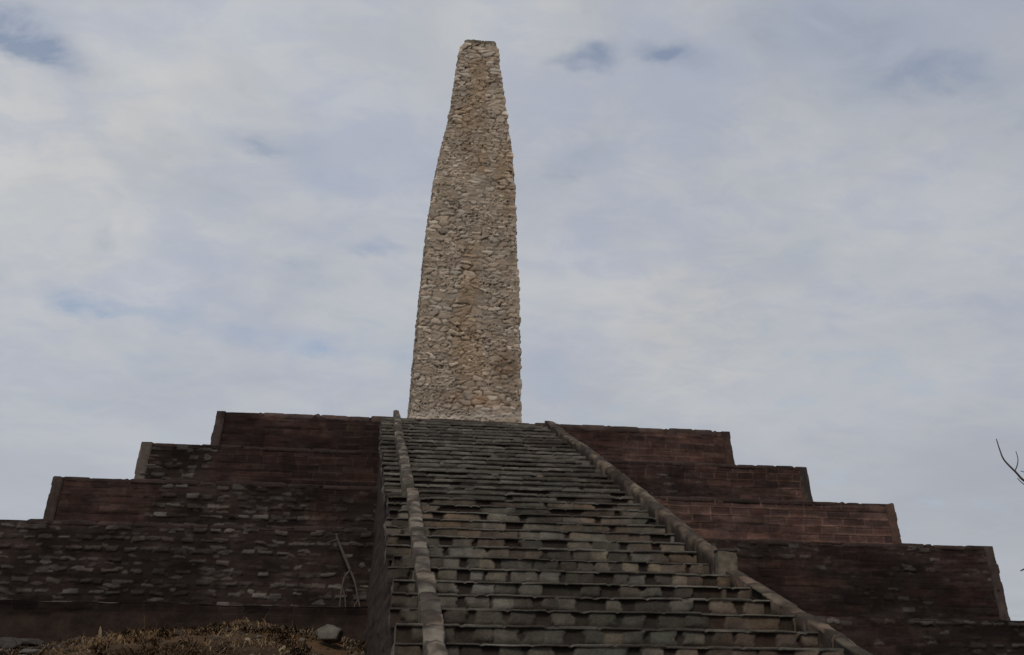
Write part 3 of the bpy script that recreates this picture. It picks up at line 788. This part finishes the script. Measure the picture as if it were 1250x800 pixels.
# small rubble and clods strewn over the bank and along the foot of the wall
rs = np.random.RandomState(21)
nr_ = 1500
cx_ = rs.uniform(-13, -3.0, nr_); cy_ = np.where(rs.rand(nr_) < .55, rs.uniform(22.0, 24.0, nr_), rs.uniform(17.5, 22.5, nr_))
cr_ = .018+.055*rs.rand(nr_)**4
oct_ = np.array([(1, 0, 0), (.5, .8, .1), (-.4, .9, 0), (-1, .1, .1), (-.5, -.9, 0), (.6, -.8, 0)])
Vs, Fs, Cs = [], [], []
for q in range(nr_):
    b_ = oct_*(1+.5*(rs.rand(6, 1)-.5)); tp = b_*.55+np.array((0, 0, .7))*(.7+.6*rs.rand(6, 1)); bt = b_*.8-np.array((0, 0, .5))
    vv_ = np.concatenate([bt, b_+np.array((0, 0, .1)), tp, np.repeat([[0, 0, .85]], 6, 0)])*cr_[q]*np.array((1.3, 1, .8))
    a_ = rs.uniform(0, 6.28); Rm = np.array([[math.cos(a_), -math.sin(a_), 0], [math.sin(a_), math.cos(a_), 0], [0, 0, 1]])
    Vs.append(vv_@Rm.T+np.array((cx_[q], cy_[q], ground_z(np.array(cx_[q]), np.array(cy_[q])))))
    for lv in range(3):
        for e_ in range(6):
            a0, a1 = lv*6+e_, lv*6+(e_+1) % 6
            Fs.append([q*24+a0, q*24+a1, q*24+a1+6, q*24+a0+6])
    Cs.append(np.repeat([np.array([(.050, .040, .032), (.075, .067, .056), (.038, .027, .020), (.10, .088, .072)][rs.choice(4, p=[.35, .2, .35, .1])])*(.7+.5*rs.rand())], 24, 0))
Mr = Mesh(); Mr.v.append(np.concatenate(Vs)); Mr.f.append(np.array(Fs)); Mr.c.append(np.concatenate(Cs)); Mr.n = nr_*24
rb = Mr.build('rubble', M_ROCK, smooth=False); rb['kind'] = 'stuff'; tag(rb, 'small rubble and clods strewn over the earth bank', 'rubble')

# dry grass and litter on the bank: nobody could count it
rs = np.random.RandomState(9)
NB = 60000
bx = rs.uniform(-13, -2.95, NB); by = rs.uniform(16.2, 23.6, NB); bx = np.where(by > 22.3, -5.4+rs.normal(0, 1.5, NB), bx); bx = np.minimum(bx, -3.1)
keep = fbm(bx*1.6, by*1.6, 71, 4) > rs.uniform(.22, .62, NB)
keep &= ~((np.abs(bx+3.62) < .30) & (by < 20.4) & (by > 18.6))
bx, by = bx[keep], by[keep]
ex2 = rs.uniform(-14, 14, 9000); ey2 = rs.uniform(-2, 23.6, 9000)
ok = ((ex2 < -2.95) | (ex2 > 2.4)) & (fbm(ex2*.6, ey2*.6, 72, 4) > .52) & (np.hypot(ex2+3.1, ey2) > 3)
bx = np.concatenate([bx, ex2[ok]]); by = np.concatenate([by, ey2[ok]])
n = len(bx)
bz = ground_z(bx, by)-.01
ln = rs.uniform(.05, .20, n)*(1+1.6*(rs.rand(n) > .985))*(.6+.9*fbm(bx*2, by*2, 76, 3)); az = 2*np.pi*fbm(bx*1.3, by*1.3, 75, 3)*2+rs.uniform(-1.2, 1.2, n); lean = np.clip(rs.normal(1.28, .3, n), .2, 1.55)
wd = rs.uniform(.004, .011, n)*(1+2.0*(rs.rand(n) > .9))
dv = np.stack([np.cos(az)*np.sin(lean), np.sin(az)*np.sin(lean), np.cos(lean)], -1)
sv = np.stack([-np.sin(az), np.cos(az), 0*az], -1)
b0 = np.stack([bx, by, bz], -1)
mid_ = b0+dv*ln[:, None]*.55+np.array((0, 0, .015)); tip = b0+dv*ln[:, None]+np.stack([0*ln, 0*ln, -.25*ln*np.sin(lean)], -1)+np.array((0, 0, .012))
V = np.stack([b0-sv*wd[:, None], b0+sv*wd[:, None], mid_+sv*wd[:, None]*.8, mid_-sv*wd[:, None]*.8, tip+sv*wd[:, None]*.2, tip-sv*wd[:, None]*.2], 1)
base = np.arange(n)[:, None]*6
F = np.concatenate([base+np.array([[0, 1, 2, 3]]), base+np.array([[3, 2, 4, 5]])], 0)
gcol = np.array([(.080, .048, .024), (.112, .068, .034), (.050, .031, .017), (.15, .105, .062), (.036, .024, .015)])[np.clip((fbm(bx*2.2, by*2.2, 74, 3)*7-1.2+rs.uniform(-1, 1, n)).astype(int), 0, 4)]*(.7+.5*rs.rand(n))[:, None]
Mg = Mesh(); Mg.v.append(V.reshape(-1, 3)); Mg.f.append(F); Mg.c.append(np.repeat(gcol, 6, 0)); Mg.n = n*6
gr = Mg.build('dry_grass', M_GRASS, smooth=False)
gr['kind'] = 'stuff'; tag(gr, 'brown dry grass and litter on the bank below the wall', 'grass')

# ------------------------------------------------------------------ bare tree whose twig reaches in from the right
tree = thing('bare_tree', 'leafless tree at the right edge with thin forked twigs reaching into the sky', 'tree')
BK = np.array((.075, .062, .052))
tz0 = float(ground_z(np.array(10.6), np.array(18.0)))-.1
Mt = Mesh(); tube(Mt, spline([(10.6, 18.0, tz0), (10.55, 18.02, 2.4), (10.42, 18.05, 3.4), (10.5, 18.1, 4.6), (10.75, 18.2, 5.9), (10.8, 18.1, 7.0)], 10), np.linspace(.15, .05, 51), BK, 12); Mt.build('trunk', M_WOOD, tree)


def limb(pts, r0, r1, nm='branch'):
    sp = spline(pts, 10); Mt = Mesh(); tube(Mt, sp, np.linspace(r0, r1, len(sp)), BK, 8); Mt.build(nm, M_WOOD, tree)


limb([(10.46, 18.06, 4.0), (9.9, 18.0, 4.4), (9.2, 18.02, 4.75), (8.6, 18.0, 5.02), (8.28, 18.0, 5.19), (8.15, 18.0, 5.33), (7.96, 18.0, 5.54), (7.90, 18.0, 5.72), (7.86, 18.0, 5.92)], .034, .008)
limb([(8.13, 18.0, 5.35), (8.19, 18.0, 5.46), (8.22, 18.0, 5.58), (8.20, 18.0, 5.71)], .011, .006, 'twig')
limb([(8.55, 18.0, 5.03), (8.36, 18.02, 5.08), (8.24, 18.02, 5.16), (8.16, 18.0, 5.23)], .011, .006, 'twig')
limb([(8.7, 18.0, 4.98), (8.42, 18.0, 5.24), (8.32, 18.0, 5.33), (8.24, 18.0, 5.36)], .010, .006, 'twig')
limb([(10.45, 18.05, 3.2), (9.7, 18.0, 3.45), (9.0, 18.0, 3.55), (8.4, 18.0, 3.62), (8.10, 18.0, 3.66), (7.99, 18.0, 3.63)], .045, .009)
limb([(10.7, 18.15, 5.6), (11.4, 18.2, 6.2), (11.9, 18.3, 7.1), (12.0, 18.3, 7.8)], .06, .01)
limb([(10.5, 18.1, 4.6), (11.2, 18.3, 5.0), (12.1, 18.4, 5.2), (12.7, 18.6, 5.8)], .05, .01)
limb([(10.8, 18.1, 6.9), (10.5, 18.0, 7.5), (10.4, 18.1, 8.2)], .04, .008)
limb([(10.8, 18.1, 6.9), (11.1, 18.2, 7.6), (11.0, 18.3, 8.4)], .04, .008)
rt_ = np.random.RandomState(3)
for (bx_, by_, bz_, dx_, dz_) in ((11.4, 18.2, 6.2, -.2, .9), (11.9, 18.3, 7.1, .5, .8), (11.2, 18.3, 5.0, .1, .9), (12.1, 18.4, 5.2, .7, -.2), (10.5, 18.05, 7.5, -.6, .6), (11.05, 18.2, 7.6, .5, .7), (10.75, 18.2, 5.9, -.6, .7),
                                  (9.9, 18.0, 4.4, -.1, .7), (9.2, 18.02, 4.75, .1, .7), (9.7, 18.0, 3.45, -.2, -.5), (11.7, 18.25, 6.7, -.5, .7), (10.78, 18.1, 6.6, .7, .5)):
    p0 = np.array((bx_, by_, bz_)); d_ = np.array((dx_, .25*rt_.randn(), dz_)); pts = [p0]
    for q in range(4):
        d_ = d_+.28*rt_.randn(3); pts.append(pts[-1]+.22*d_)
    limb([tuple(p) for p in pts], .014, .004, 'twig')
